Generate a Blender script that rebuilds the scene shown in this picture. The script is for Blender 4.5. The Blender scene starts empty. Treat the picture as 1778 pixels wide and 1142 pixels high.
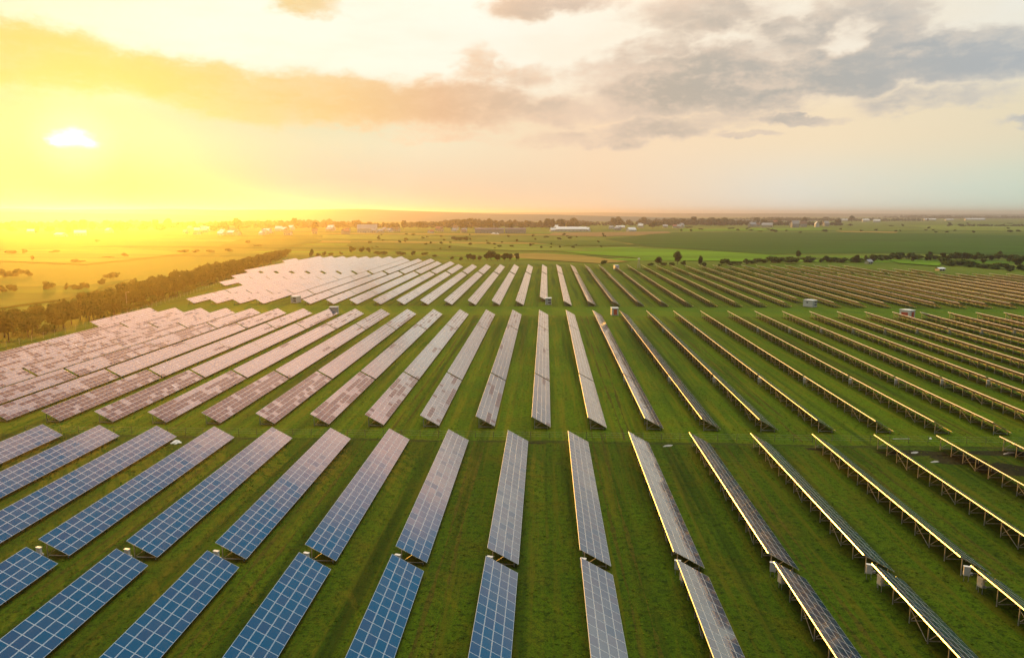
import bpy, math, random
from mathutils import Vector, Matrix
random.seed(7)
R = math.radians
scene = bpy.context.scene
COL = scene.collection

# ------------------------------------------------------------------ camera
F, CX, CY, VX, VY = 1290.0, 889.0, 571.0, 948.0, 371.0
PITCH = math.atan((CY - VY) / F)
YAW = math.atan((VX - CX) / (F * math.cos(PITCH) + (CY - VY) * math.sin(PITCH)))
H = 39.7
cam_d = bpy.data.cameras.new('camera')
cam = bpy.data.objects.new('camera', cam_d)
COL.objects.link(cam)
cam.location = (0, 0, H)
cam.rotation_euler = (R(90) - PITCH, 0, YAW)
cam_d.sensor_fit = 'HORIZONTAL'
cam_d.sensor_width = 36.0
cam_d.lens = 36.0 * F / 1778.0
cam_d.clip_start = 0.5
cam_d.clip_end = 60000
scene.camera = cam

# ------------------------------------------------------------------ exposure
scene.view_settings.view_transform = 'Standard'
scene.view_settings.look = 'None'
scene.view_settings.exposure = 0.0
scene.view_settings.gamma = 1.0
scene.render.engine = 'CYCLES'
cy = scene.cycles
cy.use_denoising = True
cy.max_bounces = 5
cy.diffuse_bounces = 2
cy.glossy_bounces = 3
cy.transmission_bounces = 3
cy.transparent_max_bounces = 4
cy.volume_bounces = 0
cy.sample_clamp_indirect = 4.0

# ------------------------------------------------------------------ sun and sky
SUN_AZ, SUN_EL = -32.5, 4.9          # degrees, azimuth from +Y towards +X
sd = bpy.data.lights.new('sun', 'SUN')
sun = bpy.data.objects.new('sun', sd)
COL.objects.link(sun)
sun_dir = Vector((math.sin(R(SUN_AZ)) * math.cos(R(SUN_EL)), math.cos(R(SUN_AZ)) * math.cos(R(SUN_EL)), math.sin(R(SUN_EL))))
sun.rotation_euler = sun_dir.to_track_quat('Z', 'Y').to_euler()
sd.energy = 5.0
sd.angle = R(0.6)
sd.color = (1.0, 0.44, 0.045)


class NT:
    """small helper that chains shader nodes"""
    def __init__(self, tree):
        self.t = tree
        self.n = tree.nodes
        self.l = tree.links

    def node(self, typ, **kw):
        nd = self.n.new(typ)
        for k, v in kw.items():
            setattr(nd, k, v)
        return nd

    def put(self, sock, val):
        if isinstance(val, bpy.types.NodeSocket):
            self.l.new(val, sock)
        elif val is not None:
            sock.default_value = val

    def math(self, op, a, b=None, c=None, clamp=False):
        nd = self.node('ShaderNodeMath', operation=op, use_clamp=clamp)
        self.put(nd.inputs[0], a)
        self.put(nd.inputs[1], b)
        self.put(nd.inputs[2], c)
        return nd.outputs[0]

    def vmath(self, op, a, b=None):
        nd = self.node('ShaderNodeVectorMath', operation=op)
        self.put(nd.inputs[0], a)
        self.put(nd.inputs[1], b)
        return nd.outputs['Value'] if op in ('LENGTH', 'DOT_PRODUCT') else nd.outputs['Vector']

    def ss(self, v, lo, hi, o0=0.0, o1=1.0, interp='SMOOTHSTEP'):
        nd = self.node('ShaderNodeMapRange', interpolation_type=interp, clamp=True)
        for i, x in enumerate((v, lo, hi, o0, o1)):
            self.put(nd.inputs[i], x)
        return nd.outputs[0]

    def mix(self, f, a, b, blend='MIX'):
        nd = self.node('ShaderNodeMix', data_type='RGBA', blend_type=blend)
        self.put(nd.inputs[0], f)
        for s, v in ((nd.inputs[6], a), (nd.inputs[7], b)):
            if isinstance(v, tuple) and len(v) == 3:
                v = v + (1.0,)
            self.put(s, v)
        return nd.outputs[2]

    def ramp(self, f, stops, interp='LINEAR'):
        nd = self.node('ShaderNodeValToRGB')
        cr = nd.color_ramp
        cr.interpolation = interp
        while len(cr.elements) < len(stops):
            cr.elements.new(0.5)
        for e, (p, c) in zip(cr.elements, stops):
            e.position = p
            e.color = tuple(c) + (1.0,)
        self.put(nd.inputs[0], f)
        return nd.outputs[0]

    def noise(self, vec, scale, detail=4.0, rough=0.5, dist=0.0, out=0, lac=2.0):
        nd = self.node('ShaderNodeTexNoise')
        self.put(nd.inputs['Vector'], vec)
        nd.inputs['Scale'].default_value = scale
        nd.inputs['Detail'].default_value = detail
        nd.inputs['Roughness'].default_value = rough
        nd.inputs['Lacunarity'].default_value = lac
        nd.inputs['Distortion'].default_value = dist
        return nd.outputs[out]

    def mapping(self, vec, loc=(0, 0, 0), rot=(0, 0, 0), scale=(1, 1, 1), typ='POINT'):
        nd = self.node('ShaderNodeMapping', vector_type=typ)
        self.put(nd.inputs['Vector'], vec)
        nd.inputs['Location'].default_value = loc
        nd.inputs['Rotation'].default_value = rot
        nd.inputs['Scale'].default_value = scale
        return nd.outputs[0]


def lin(r, g, b):
    f = lambda c: (c / 255 / 12.92) if c / 255 <= 0.04045 else ((c / 255 + 0.055) / 1.055) ** 2.4
    return (f(r), f(g), f(b))


def build_world():
    w = bpy.data.worlds.new('World')
    scene.world = w
    w.use_nodes = True
    N = NT(w.node_tree)
    N.n.clear()
    out = N.node('ShaderNodeOutputWorld')
    bg = N.node('ShaderNodeBackground')
    N.l.new(bg.outputs[0], out.inputs[0])
    tc = N.node('ShaderNodeTexCoord')
    d = N.vmath('NORMALIZE', tc.outputs['Generated'])
    sep = N.node('ShaderNodeSeparateXYZ')
    N.l.new(d, sep.inputs[0])
    az = N.math('MULTIPLY', N.math('ARCTAN2', sep.outputs[0], sep.outputs[1]), 57.2958)
    el = N.math('MULTIPLY', N.math('ARCSINE', sep.outputs[2]), 57.2958)
    cmb = N.node('ShaderNodeCombineXYZ')
    N.l.new(az, cmb.inputs[0])
    N.l.new(el, cmb.inputs[1])
    P = cmb.outputs[0]
    # cloud outlines are broken up by two noises in (azimuth, elevation) degrees
    Ps = N.mapping(P, scale=(0.55, 1.0, 1.0))
    w1 = N.noise(Ps, 0.16, 3.0, 0.55, out=1)
    w2 = N.noise(Ps, 0.75, 4.0, 0.6, out=1)
    warp = N.vmath('ADD', N.vmath('MULTIPLY', N.vmath('SUBTRACT', w1, (0.5, 0.5, 0.5)), (6.0, 2.0, 0)),
                   N.vmath('MULTIPLY', N.vmath('SUBTRACT', w2, (0.5, 0.5, 0.5)), (3.4, 1.9, 0)))
    Pw = N.vmath('ADD', P, warp)
    fb = N.noise(N.mapping(P, scale=(0.5, 1.15, 1.0)), 0.42, 6.0, 0.58)
    fb2 = N.noise(N.mapping(P, loc=(13.1, 4.2, 0), scale=(0.35, 1.2, 1.0)), 0.25, 5.0, 0.55)

    def blob(a, e, ra, re, rot=0.0, wgt=1.0):
        m = N.mapping(Pw, loc=(a, e, 0), rot=(0, 0, R(rot)), scale=(ra, re, 1), typ='TEXTURE')
        return N.ss(N.vmath('LENGTH', m), 0.35, 1.35, wgt, 0.0)

    blobs = [  # azimuth, elevation, half width, half height, tilt, weight
        (-35, 9.8, 9.5, 2.7, -3, 1.15), (-25, 8.5, 9.5, 2.2, -8, 1.15), (-15, 7.9, 10.0, 2.1, -4, 1.15), (-7, 7.9, 9.0, 2.4, 0, 1.1),
        (-5.5, 10.2, 2.6, 2.0, 10, 0.8), (-2.0, 10.0, 4.0, 1.2, 0, 0.8), (5.0, 10.5, 4.5, 1.3, 10, 0.8), (6.0, 8.0, 5.0, 1.4, 0, 0.9), (1, 7.4, 6.0, 1.6, 0, 0.95), (3.0, 5.4, 8.0, 0.9, 1, 0.75), (-8.0, 5.6, 5.0, 0.7, 0, 0.6),
        (10.0, 9.2, 8.0, 2.9, 4, 1.3), (14.5, 8.6, 6.5, 2.3, 8, 1.3), (21.5, 9.7, 8.5, 2.2, 4, 1.3), (28, 9.8, 7.0, 2.0, -3, 1.25),
        (21, 13.0, 3.5, 2.6, 20, 1.0), (9.5, 6.2, 7.5, 1.2, 4, 0.9), (17.3, 6.5, 4.2, 0.55, 0, 0.95), (14.5, 5.4, 2.6, 0.35, 0, 0.8),
        (26, 7.4, 6.0, 1.2, 0, 0.85), (15.5, 11.4, 6.0, 1.4, 8, 0.9), (23.5, 12.0, 3.0, 3.0, 0, 0.95), (8.0, 12.0, 5.0, 1.2, 12, 0.8), (32, 5.7, 3.0, 0.4, 0, 0.8), (-17.5, 14.6, 3.6, 1.3, 0, 0.9), (0, 14.8, 6.5, 1.2, 6, 1.0),
        (11, 14.0, 7.0, 2.0, 0, 0.9), (17, 12.2, 4.0, 1.6, 0, 0.85), (27, 16.0, 8.0, 2.0, 0, 1.0), (38, 11.5, 6.0, 2.0, 0, 1.0),
        (-46, 11.5, 9.0, 2.2, 4, 1.0), (6, 19.0, 9.0, 2.2, 6, 0.9), (24, 21.0, 9.0, 2.4, 0, 0.9),
        (52, 14.0, 12.0, 3.0, 0, 0.9), (-62, 14.0, 10.0, 3.0, 0, 0.8), (75, 20.0, 14.0, 4.0, 0, 0.8)]
    tot = None
    for b in blobs:
        v = blob(*b)
        tot = v if tot is None else N.math('MAXIMUM', tot, v)
    # a bright hole in the right hand cloud
    hole = blob(21.0, 11.9, 1.7, 1.1, 20, 0.65)
    tot = N.math('SUBTRACT', tot, hole)
    fb3 = N.noise(N.mapping(P, loc=(3.3, 1.7, 0), scale=(0.6, 1.2, 1.0)), 1.25, 5.0, 0.62)
    dens = N.math('ADD', tot, N.math('MULTIPLY', N.math('SUBTRACT', fb, 0.5), 1.2))
    dens = N.math('ADD', dens, N.math('MULTIPLY', N.math('SUBTRACT', fb3, 0.5), 0.6))
    mask = N.ss(dens, 0.20, 1.0)
    core = N.ss(dens, 0.40, 1.30)

    u = N.ss(az, -40.0, 40.0, 0.0, 1.0, 'LINEAR')
    low = N.ramp(u, [(0.0, (.32, .34, .22)), (0.13, (.30, .33, .18)), (0.26, (.46, .50, .42)), (0.40, (.80, .63, .44)),
                     (0.55, lin(246, 216, 182)), (0.72, lin(230, 228, 214)), (0.90, lin(206, 222, 204))])
    high = N.ramp(u, [(0.0, (.85, .88, .60)), (0.2, lin(255, 254, 232)), (0.45, lin(255, 253, 236)), (0.6, lin(255, 244, 222)),
                      (0.78, lin(246, 236, 218)), (0.95, lin(234, 236, 226))])
    mid = N.ramp(u, [(0.0, (.45, .64, .30)), (0.2, (.55, .68, .46)), (0.38, (.86, .78, .56)), (0.55, lin(250, 222, 188)),
                     (0.75, lin(246, 226, 192)), (0.95, lin(226, 218, 190))])
    sky = N.mix(N.ss(el, 1.0, 5.5), low, mid)
    sky = N.mix(N.ss(el, 6.5, 11.0), sky, high)
    # streaks in the clear part
    sky = N.mix(N.math('MULTIPLY', N.ss(fb2, 0.45, 0.7), 0.22), sky, mid)
    cl_core = N.ramp(u, [(0.0, (.70, .60, .16)), (0.16, (.78, .62, .18)), (0.30, (.88, .60, .25)), (0.40, (.80, .51, .30)),
                         (0.5, lin(206, 186, 166)), (0.62, lin(186, 176, 162)), (0.75, lin(174, 174, 170)), (0.9, lin(170, 178, 184))])
    cl_edge = N.ramp(u, [(0.0, (.66, .62, .24)), (0.2, (.75, .66, .30)), (0.4, lin(250, 214, 176)), (0.55, lin(236, 210, 186)),
                         (0.75, lin(226, 208, 188)), (0.92, lin(206, 204, 196))])
    cloud = N.mix(core, cl_edge, cl_core)
    cloud = N.mix(N.math('MULTIPLY', N.ss(N.math('ADD', fb2, N.math('MULTIPLY', fb3, 0.6)), 0.70, 0.98), 0.75), cloud, cl_edge)
    col = N.mix(N.math('MULTIPLY', mask, 0.93), sky, cloud)
    # unseen sky above the frame, shaped for panel reflections: cream left, blue higher right
    t = N.math('ADD', el, N.math('MULTIPLY', az, 0.9))
    t = N.math('ADD', t, N.math('MULTIPLY', N.math('SUBTRACT', fb2, 0.5), 16.0))
    t = N.math('ADD', t, N.math('MULTIPLY', N.math('SUBTRACT', fb, 0.5), 8.0))
    top_blue = N.ss(t, 26.0, 37.0)
    nish = N.node('ShaderNodeTexSky', sky_type='NISHITA')
    nish.sun_disc = False
    nish.sun_elevation = R(SUN_EL)
    nish.sun_rotation = R(SUN_AZ)
    nish.altitude = 100
    nish.dust_density = 2.0
    blue = N.mix(1.0, N.mix(1.0, nish.outputs[0], (0.05, 0.05, 0.05), 'MULTIPLY'), (0.02, 0.24, 0.44), 'ADD')
    bright = N.ss(el, 13.0, 24.0, 1.0, 1.45)
    col = N.mix(N.ss(el, 14.0, 20.0), col, N.mix(N.math('MULTIPLY', mask, 0.5), (1.48, 0.90, 0.64), (1.12, 0.64, 0.50)))
    bn = N.node('ShaderNodeVectorMath', operation='SCALE')
    N.l.new(col, bn.inputs[0])
    N.l.new(bright, bn.inputs[3])
    bn2 = N.mix(N.math('MULTIPLY', N.ss(az, -24.0, -42.0), N.ss(el, 14.0, 22.0)), bn.outputs[0], (0.50, 0.42, 0.36))
    col = N.mix(N.math('MULTIPLY', top_blue, N.ss(el, 14.0, 19.0)), bn2, blue)
    # behind the camera the dusk sky is dim and blue grey
    back = N.ss(N.math('ABSOLUTE', az), 70.0, 120.0)
    col = N.mix(back, col, N.mix(N.ss(el, 0.0, 40.0), (0.13, 0.13, 0.13), (0.20, 0.26, 0.34)))
    # added bright cap overhead, unseen, as top light on the ground
    col = N.mix(N.ss(el, 57.0, 71.0), col, (4.2, 3.8, 2.9))
    # the sun behind a thin bar of cloud
    ps = N.vmath('ADD', P, N.vmath('MULTIPLY', N.vmath('SUBTRACT', w2, (0.5, 0.5, 0.5)), (2.6, 1.3, 0)))
    disc = None
    for a, e, ra, re in ((-32.6, 4.8, 0.8, 0.50), (-31.7, 4.6, 0.7, 0.36), (-33.3, 4.6, 0.6, 0.34)):
        q = N.ss(N.vmath('LENGTH', N.mapping(ps, loc=(a, e, 0), scale=(ra, re, 1), typ='TEXTURE')), 0.0, 1.9, 1.0, 0.0)
        disc = q if disc is None else N.math('MAXIMUM', disc, q)
    disc = N.math('MULTIPLY', disc, N.ss(N.math('ADD', el, N.math('MULTIPLY', N.math('SUBTRACT', fb, 0.5), 1.0)), 4.0, 4.5))
    g1 = N.vmath('LENGTH', N.mapping(P, loc=(-32.4, 4.6, 0), scale=(1.0, 1.0, 1), typ='TEXTURE'))
    glow = N.math('ADD', N.math('MULTIPLY', N.math('POWER', N.ss(g1, 0.0, 16.0, 1.0, 0.0, 'LINEAR'), 2.0), 0.08),
                  N.math('MULTIPLY', N.ss(g1, 0.3, 3.2, 1.0, 0.0), 0.30))
    gl = N.node('ShaderNodeVectorMath', operation='SCALE')
    gl.inputs[0].default_value = (1.0, 0.88, 0.42)
    N.l.new(glow, gl.inputs[3])
    col = N.mix(1.0, col, gl.outputs[0], 'ADD')
    dl = N.node('ShaderNodeVectorMath', operation='SCALE')
    dl.inputs[0].default_value = (1.2, 1.1, 0.95)
    N.l.new(disc, dl.inputs[3])
    col = N.mix(1.0, col, dl.outputs[0], 'ADD')
    N.l.new(col, bg.inputs[0])
    bg.inputs[1].default_value = 1.0


build_world()


# ------------------------------------------------------------------ helpers
CO, SI = math.cos(PITCH), math.sin(PITCH)
FW = Vector((-math.sin(YAW) * CO, math.cos(YAW) * CO, -SI))
RT = Vector((math.cos(YAW), math.sin(YAW), 0))
UP = Vector((-math.sin(YAW) * SI, math.cos(YAW) * SI, CO))


def G(px, py, z=0.0):
    """the ground point that a pixel of the 1778 px wide photograph looks at"""
    d = FW + RT * ((px - CX) / F) - UP * ((py - CY) / F)
    t = (z - H) / d.z
    return Vector((0, 0, H)) + d * t


def ppm(p):
    """pixels per metre (in the photograph) at a point"""
    return F / max(1.0, (Vector(p) - Vector((0, 0, H))).dot(FW))


def proj(p):
    v = Vector(p) - Vector((0, 0, H))
    z = v.dot(FW)
    if z < 1:
        return None
    return (CX + F * v.dot(RT) / z, CY - F * v.dot(UP) / z)


class MB:
    def __init__(self):
        self.v, self.f, self.m = [], [], []
        self.attr = []
        self.dark = []

    def quad(self, a, b, c, d, m=0):
        i = len(self.v)
        self.v += [tuple(a), tuple(b), tuple(c), tuple(d)]
        self.f.append((i, i + 1, i + 2, i + 3))
        self.m.append(m)

    def poly(self, pts, m=0):
        i = len(self.v)
        self.v += [tuple(p) for p in pts]
        self.f.append(tuple(range(i, i + len(pts))))
        self.m.append(m)

    def box(self, c, s, m=0, M=None):
        x, y, z = s[0] / 2, s[1] / 2, s[2] / 2
        P = [Vector((sx * x, sy * y, sz * z)) for sz in (-1, 1) for sy in (-1, 1) for sx in (-1, 1)]
        P = [((M @ p) if M else p) + Vector(c) for p in P]
        i = len(self.v)
        self.v += [tuple(p) for p in P]
        for q in ((0, 2, 3, 1), (4, 5, 7, 6), (0, 1, 5, 4), (2, 6, 7, 3), (0, 4, 6, 2), (1, 3, 7, 5)):
            self.f.append(tuple(i + k for k in q))
            self.m.append(m)

    def bar(self, a, b, w, h=None, m=0):
        a, b = Vector(a), Vector(b)
        h = h or w
        d = b - a
        M = d.to_track_quat('Z', 'Y').to_matrix()
        self.box((a + b) / 2, (w, h, d.length), m, M)

    def tube(self, a, b, r0, r1, n=6, m=0):
        a, b = Vector(a), Vector(b)
        M = (b - a).to_track_quat('Z', 'Y').to_matrix()
        i = len(self.v)
        for c, r in ((a, r0), (b, r1)):
            for k in range(n):
                t = 2 * math.pi * k / n
                self.v.append(tuple(c + M @ Vector((r * math.cos(t), r * math.sin(t), 0))))
        for k in range(n):
            self.f.append((i + k, i + (k + 1) % n, i + n + (k + 1) % n, i + n + k))
            self.m.append(m)
        self.f.append(tuple(i + n + k for k in range(n)))
        self.m.append(m)

    def mesh(self, name, mats, smooth=False):
        me = bpy.data.meshes.new(name)
        me.from_pydata(self.v, [], self.f)
        for mt in (mats if isinstance(mats, (list, tuple)) else [mats]):
            me.materials.append(mt)
        me.polygons.foreach_set('material_index', self.m)
        if smooth:
            me.polygons.foreach_set('use_smooth', [True] * len(self.f))
        if self.dark:
            at = me.attributes.new('dark', 'FLOAT', 'FACE')
            at.data.foreach_set('value', self.dark)
        if self.attr:
            at = me.attributes.new('rnd', 'FLOAT', 'FACE')
            at.data.foreach_set('value', self.attr)
        me.update()
        return me


def link(name, me, parent=None, loc=(0, 0, 0), rot=(0, 0, 0), scale=None):
    o = bpy.data.objects.new(name, me)
    COL.objects.link(o)
    o.location = loc
    o.rotation_euler = rot
    if scale:
        o.scale = scale
    if parent:
        o.parent = parent
    return o


def tag(o, label=None, cat=None, group=None, kind=None):
    if label:
        o['label'] = label
    if cat:
        o['category'] = cat
    if group:
        o['group'] = group
    if kind:
        o['kind'] = kind
    return o


def copy_tree(o, parent=None):
    c = o.copy()
    COL.objects.link(c)
    c.parent = parent
    for ch in KIDS.get(o.name, []):
        copy_tree(ch, c)
    return c


KIDS = {}


def kid(name, me, parent, loc=(0, 0, 0), rot=(0, 0, 0)):
    o = link(name, me, parent, loc, rot)
    KIDS.setdefault(parent.name, []).append(o)
    return o


ORD = ['', 'first', 'second', 'third', 'fourth', 'fifth', 'sixth', 'seventh', 'eighth', 'ninth', 'tenth', 'eleventh', 'twelfth', 'thirteenth',
       'fourteenth', 'fifteenth', 'sixteenth', 'seventeenth', 'eighteenth', 'nineteenth', 'twentieth', 'twenty-first', 'twenty-second',
       'twenty-third', 'twenty-fourth', 'twenty-fifth', 'twenty-sixth', 'twenty-seventh', 'twenty-eighth', 'twenty-ninth', 'thirtieth',
       'thirty-first', 'thirty-second', 'thirty-third']


# ------------------------------------------------------------------ materials
def mat(name):
    m = bpy.data.materials.new(name)
    m.use_nodes = True
    N = NT(m.node_tree)
    return m, N, N.n['Principled BSDF']


def simple(name, col, rough=0.6, metal=0.0, var=0.12, scale=3.0):
    m, N, b = mat(name)
    tc = N.node('ShaderNodeTexCoord')
    n = N.noise(tc.outputs['Object'], scale, 4, 0.6)
    c2 = tuple(c * (1 - var * 2) for c in col)
    c1 = tuple(min(1, c * (1 + var)) for c in col)
    N.l.new(N.mix(N.ss(n, 0.3, 0.7), c2, c1), b.inputs['Base Color'])
    b.inputs['Roughness'].default_value = rough
    b.inputs['Metallic'].default_value = metal
    return m


def glass_mat(name, per_object):
    m, N, b = mat(name)
    if per_object:
        r = N.node('ShaderNodeObjectInfo').outputs['Random']
    else:
        r = N.node('ShaderNodeAttribute', attribute_name='rnd').outputs['Fac']
    geo = N.node('ShaderNodeNewGeometry')
    n = N.noise(geo.outputs['Position'], 0.35, 4, 0.6)
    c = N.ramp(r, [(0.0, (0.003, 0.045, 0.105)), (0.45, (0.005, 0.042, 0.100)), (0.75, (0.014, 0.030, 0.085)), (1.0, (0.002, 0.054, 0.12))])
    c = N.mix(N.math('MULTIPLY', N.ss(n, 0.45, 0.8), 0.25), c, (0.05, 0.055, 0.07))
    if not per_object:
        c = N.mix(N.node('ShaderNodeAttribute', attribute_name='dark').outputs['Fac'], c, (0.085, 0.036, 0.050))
    N.l.new(c, b.inputs['Base Color'])
    rr = N.math('ADD', N.ss(r, 0.0, 1.0, 0.07, 0.16), N.math('MULTIPLY', n, 0.06))
    N.l.new(rr, b.inputs['Roughness'])
    # some panels carry a darker anti-glare coating than their neighbours
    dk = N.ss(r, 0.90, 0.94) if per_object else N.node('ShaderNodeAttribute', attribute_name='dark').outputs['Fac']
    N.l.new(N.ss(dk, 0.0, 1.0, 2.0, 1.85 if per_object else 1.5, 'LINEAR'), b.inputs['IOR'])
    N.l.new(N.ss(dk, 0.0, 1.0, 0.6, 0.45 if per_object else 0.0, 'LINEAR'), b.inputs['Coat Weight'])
    b.inputs['Coat IOR'].default_value = 1.7
    b.inputs['Coat Roughness'].default_value = 0.05
    return m


M_GLASS_N = glass_mat('panel_glass', True)
M_GLASS_F = glass_mat('panel_glass_sheet', False)
M_ALU = simple('aluminium_frame', (0.86, 0.86, 0.84), 0.30, 0.7, 0.04, 1.0)
M_STEEL = simple('galvanised_steel', (0.42, 0.43, 0.41), 0.5, 0.35, 0.15, 2.0)
M_BACK = simple('panel_backsheet', (0.30, 0.29, 0.27), 0.6, 0.0, 0.06, 1.0)
M_WHITE = simple('white_painted_steel', (0.70, 0.69, 0.65), 0.45, 0.0, 0.05, 2.0)
M_GREYBOX = simple('grey_painted_steel', (0.45, 0.47, 0.47), 0.5, 0.0, 0.05, 2.0)
M_RED = simple('red_painted_steel', (0.62, 0.10, 0.045), 0.5, 0.0, 0.08, 2.0)
M_DARK = simple('dark_louvre', (0.03, 0.03, 0.035), 0.6)
M_CONC = simple('concrete', (0.40, 0.39, 0.36), 0.85, 0.0, 0.12, 2.0)
M_WOOD = simple('weathered_wood', (0.16, 0.13, 0.10), 0.9, 0.0, 0.2, 3.0)
M_BARK = simple('bark', (0.09, 0.07, 0.05), 0.9, 0.0, 0.25, 3.0)
M_TARP = simple('white_tarp', (0.80, 0.79, 0.74), 0.6, 0.0, 0.05, 2.0)
M_PIPE = simple('pale_plastic_pipe', (0.60, 0.58, 0.50), 0.5)
M_WALLS = [simple('white_render', (0.78, 0.77, 0.73), 0.8), simple('cream_render', (0.68, 0.60, 0.46), 0.8), simple('grey_render', (0.46, 0.45, 0.44), 0.8)]
M_ROOFS = [simple('brown_tile', (0.20, 0.11, 0.075), 0.8), simple('grey_sheet_roof', (0.34, 0.34, 0.35), 0.5), simple('red_tile', (0.36, 0.12, 0.07), 0.8),
           simple('white_sheet_roof', (0.80, 0.80, 0.78), 0.5), simple('dark_sheet_roof', (0.11, 0.09, 0.11), 0.5)]
M_PANE = simple('window_pane', (0.05, 0.06, 0.08), 0.1)


def foliage(name, c1, c2, c3):
    m, N, b = mat(name)
    geo = N.node('ShaderNodeNewGeometry')
    oi = N.node('ShaderNodeObjectInfo')
    n = N.noise(geo.outputs['Position'], 0.45, 3, 0.6)
    c = N.mix(N.ss(n, 0.3, 0.7), c1, c2)
    c = N.mix(N.math('MULTIPLY', oi.outputs['Random'], 0.55), c, c3)
    out = N.n['Material Output']
    dif = N.node('ShaderNodeBsdfDiffuse')
    tr = N.node('ShaderNodeBsdfTranslucent')
    N.l.new(c, dif.inputs[0])
    N.l.new(c, tr.inputs[0])
    mx = N.node('ShaderNodeMixShader')
    mx.inputs[0].default_value = 0.45
    N.l.new(dif.outputs[0], mx.inputs[1])
    N.l.new(tr.outputs[0], mx.inputs[2])
    N.l.new(mx.outputs[0], out.inputs[0])
    return m


M_LEAF = foliage('leaves_dark', (0.050, 0.060, 0.009), (0.085, 0.100, 0.014), (0.115, 0.100, 0.014))
M_LEAF2 = foliage('leaves_bushy', (0.050, 0.085, 0.014), (0.090, 0.130, 0.022), (0.100, 0.115, 0.024))
M_WOODMASS = foliage('far_wood_leaves', (0.030, 0.045, 0.020), (0.050, 0.065, 0.022), (0.05, 0.06, 0.03))


def ground_mat(name, cols, streak=True, patch=0.02, dirt=0.5):
    """mown pasture: cols = light, mid, dark, dry"""
    m, N, b = mat(name)
    geo = N.node('ShaderNodeNewGeometry')
    p = geo.outputs['Position']
    big = N.noise(p, patch, 5, 0.55, 0.3)
    med = N.noise(p, 0.16, 5, 0.6, 0.4)
    fine = N.noise(p, 1.4, 5, 0.7)
    tiny = N.noise(p, 6.0, 3, 0.7)
    c = N.mix(N.ss(big, 0.3, 0.7), cols[1], cols[0])
    c = N.mix(N.ss(med, 0.46, 0.72, 0.0, 0.75), c, cols[3])
    c = N.mix(N.ss(fine, 0.45, 0.70, 0.0, 0.9), c, cols[2])
    c = N.mix(N.ss(tiny, 0.48, 0.70, 0.0, 0.85), c, cols[2])
    c = N.mix(N.ss(tiny, 0.44, 0.24, 0.0, 0.45), c, cols[0])
    if streak:
        st = N.noise(N.mapping(p, scale=(1.0, 0.035, 1.0)), 0.9, 3, 0.6)
        c = N.mix(N.ss(st, 0.48, 0.66, 0.0, 0.75), c, cols[3])
        st2 = N.noise(N.mapping(p, scale=(0.9, 0.02, 1.0)), 0.35, 3, 0.6)
        c = N.mix(N.ss(st2, 0.48, 0.68, 0.0, 0.65), c, cols[2])
    soil = N.noise(p, 0.07, 6, 0.65, 0.6)
    c = N.mix(N.ss(soil, 0.64, 0.76, 0.0, dirt), c, (0.035, 0.028, 0.014))
    N.l.new(c, b.inputs['Base Color'])
    b.inputs['Roughness'].default_value = 0.95
    b.inputs['Specular IOR Level'].default_value = 0.1
    bp = N.node('ShaderNodeBump')
    bp.inputs['Strength'].default_value = 0.7
    bp.inputs['Distance'].default_value = 0.35
    N.l.new(N.math('ADD', N.math('MULTIPLY', fine, 0.7), N.math('MULTIPLY', tiny, 0.4)), bp.inputs['Height'])
    N.l.new(bp.outputs[0], b.inputs['Normal'])
    return m


M_GRASS = ground_mat('pasture_grass', ((0.108, 0.178, 0.003), (0.064, 0.122, 0.002), (0.015, 0.038, 0.001), (0.124, 0.130, 0.004)))
M_GRASS_DIM = ground_mat('pasture_grass_dimmed', ((0.070, 0.124, 0.002), (0.042, 0.082, 0.002), (0.010, 0.024, 0.001), (0.086, 0.090, 0.004)), True, 0.03, 0.6)  # pasture colours dimmed to paint in the foreground darkening
M_PLAIN = ground_mat('far_pasture', ((0.120, 0.172, 0.010), (0.085, 0.137, 0.008), (0.048, 0.090, 0.005), (0.155, 0.150, 0.014)), False, 0.004, 0.2)


def field_mat(name, c, v=0.25):
    m, N, b = mat(name)
    geo = N.node('ShaderNodeNewGeometry')
    p = geo.outputs['Position']
    n = N.noise(N.mapping(p, rot=(0, 0, 0.5), scale=(0.15, 1.0, 1)), 0.03, 5, 0.6)
    n2 = N.noise(p, 0.08, 5, 0.65)
    a = tuple(x * (1 - v) for x in c)
    d = tuple(x * (1 + v) for x in c)
    cc = N.mix(N.ss(n, 0.3, 0.7), a, d)
    cc = N.mix(N.ss(n2, 0.5, 0.8, 0, 0.5), cc, tuple(x * 0.6 for x in c))
    N.l.new(cc, b.inputs['Base Color'])
    b.inputs['Roughness'].default_value = 1.0
    b.inputs['Specular IOR Level'].default_value = 0.05
    return m


M_F_DARK = field_mat('dark_crop', (0.034, 0.090, 0.006))
M_F_BRIGHT = field_mat('bright_meadow', (0.105, 0.215, 0.008))
M_F_GOLD = field_mat('golden_crop', (0.260, 0.190, 0.040), 0.15)
M_F_TAN = field_mat('tan_stubble', (0.230, 0.150, 0.060), 0.15)
M_F_PALE = field_mat('pale_meadow', (0.150, 0.200, 0.025))
M_F_MOSS = field_mat('mossy_meadow', (0.056, 0.110, 0.010))
M_TUFT = ground_mat('grass_tuft', ((0.086, 0.140, 0.003), (0.052, 0.095, 0.002), (0.016, 0.034, 0.001), (0.100, 0.100, 0.004)))
M_DIRT = ground_mat('wet_soil', ((0.036, 0.034, 0.010), (0.025, 0.024, 0.008), (0.010, 0.011, 0.005), (0.044, 0.038, 0.014)), False, 0.1, 0.3)
M_HILL = field_mat('hill_hazed', (0.10, 0.14, 0.13))  # distance haze painted in: base colour lightened and blued

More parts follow.
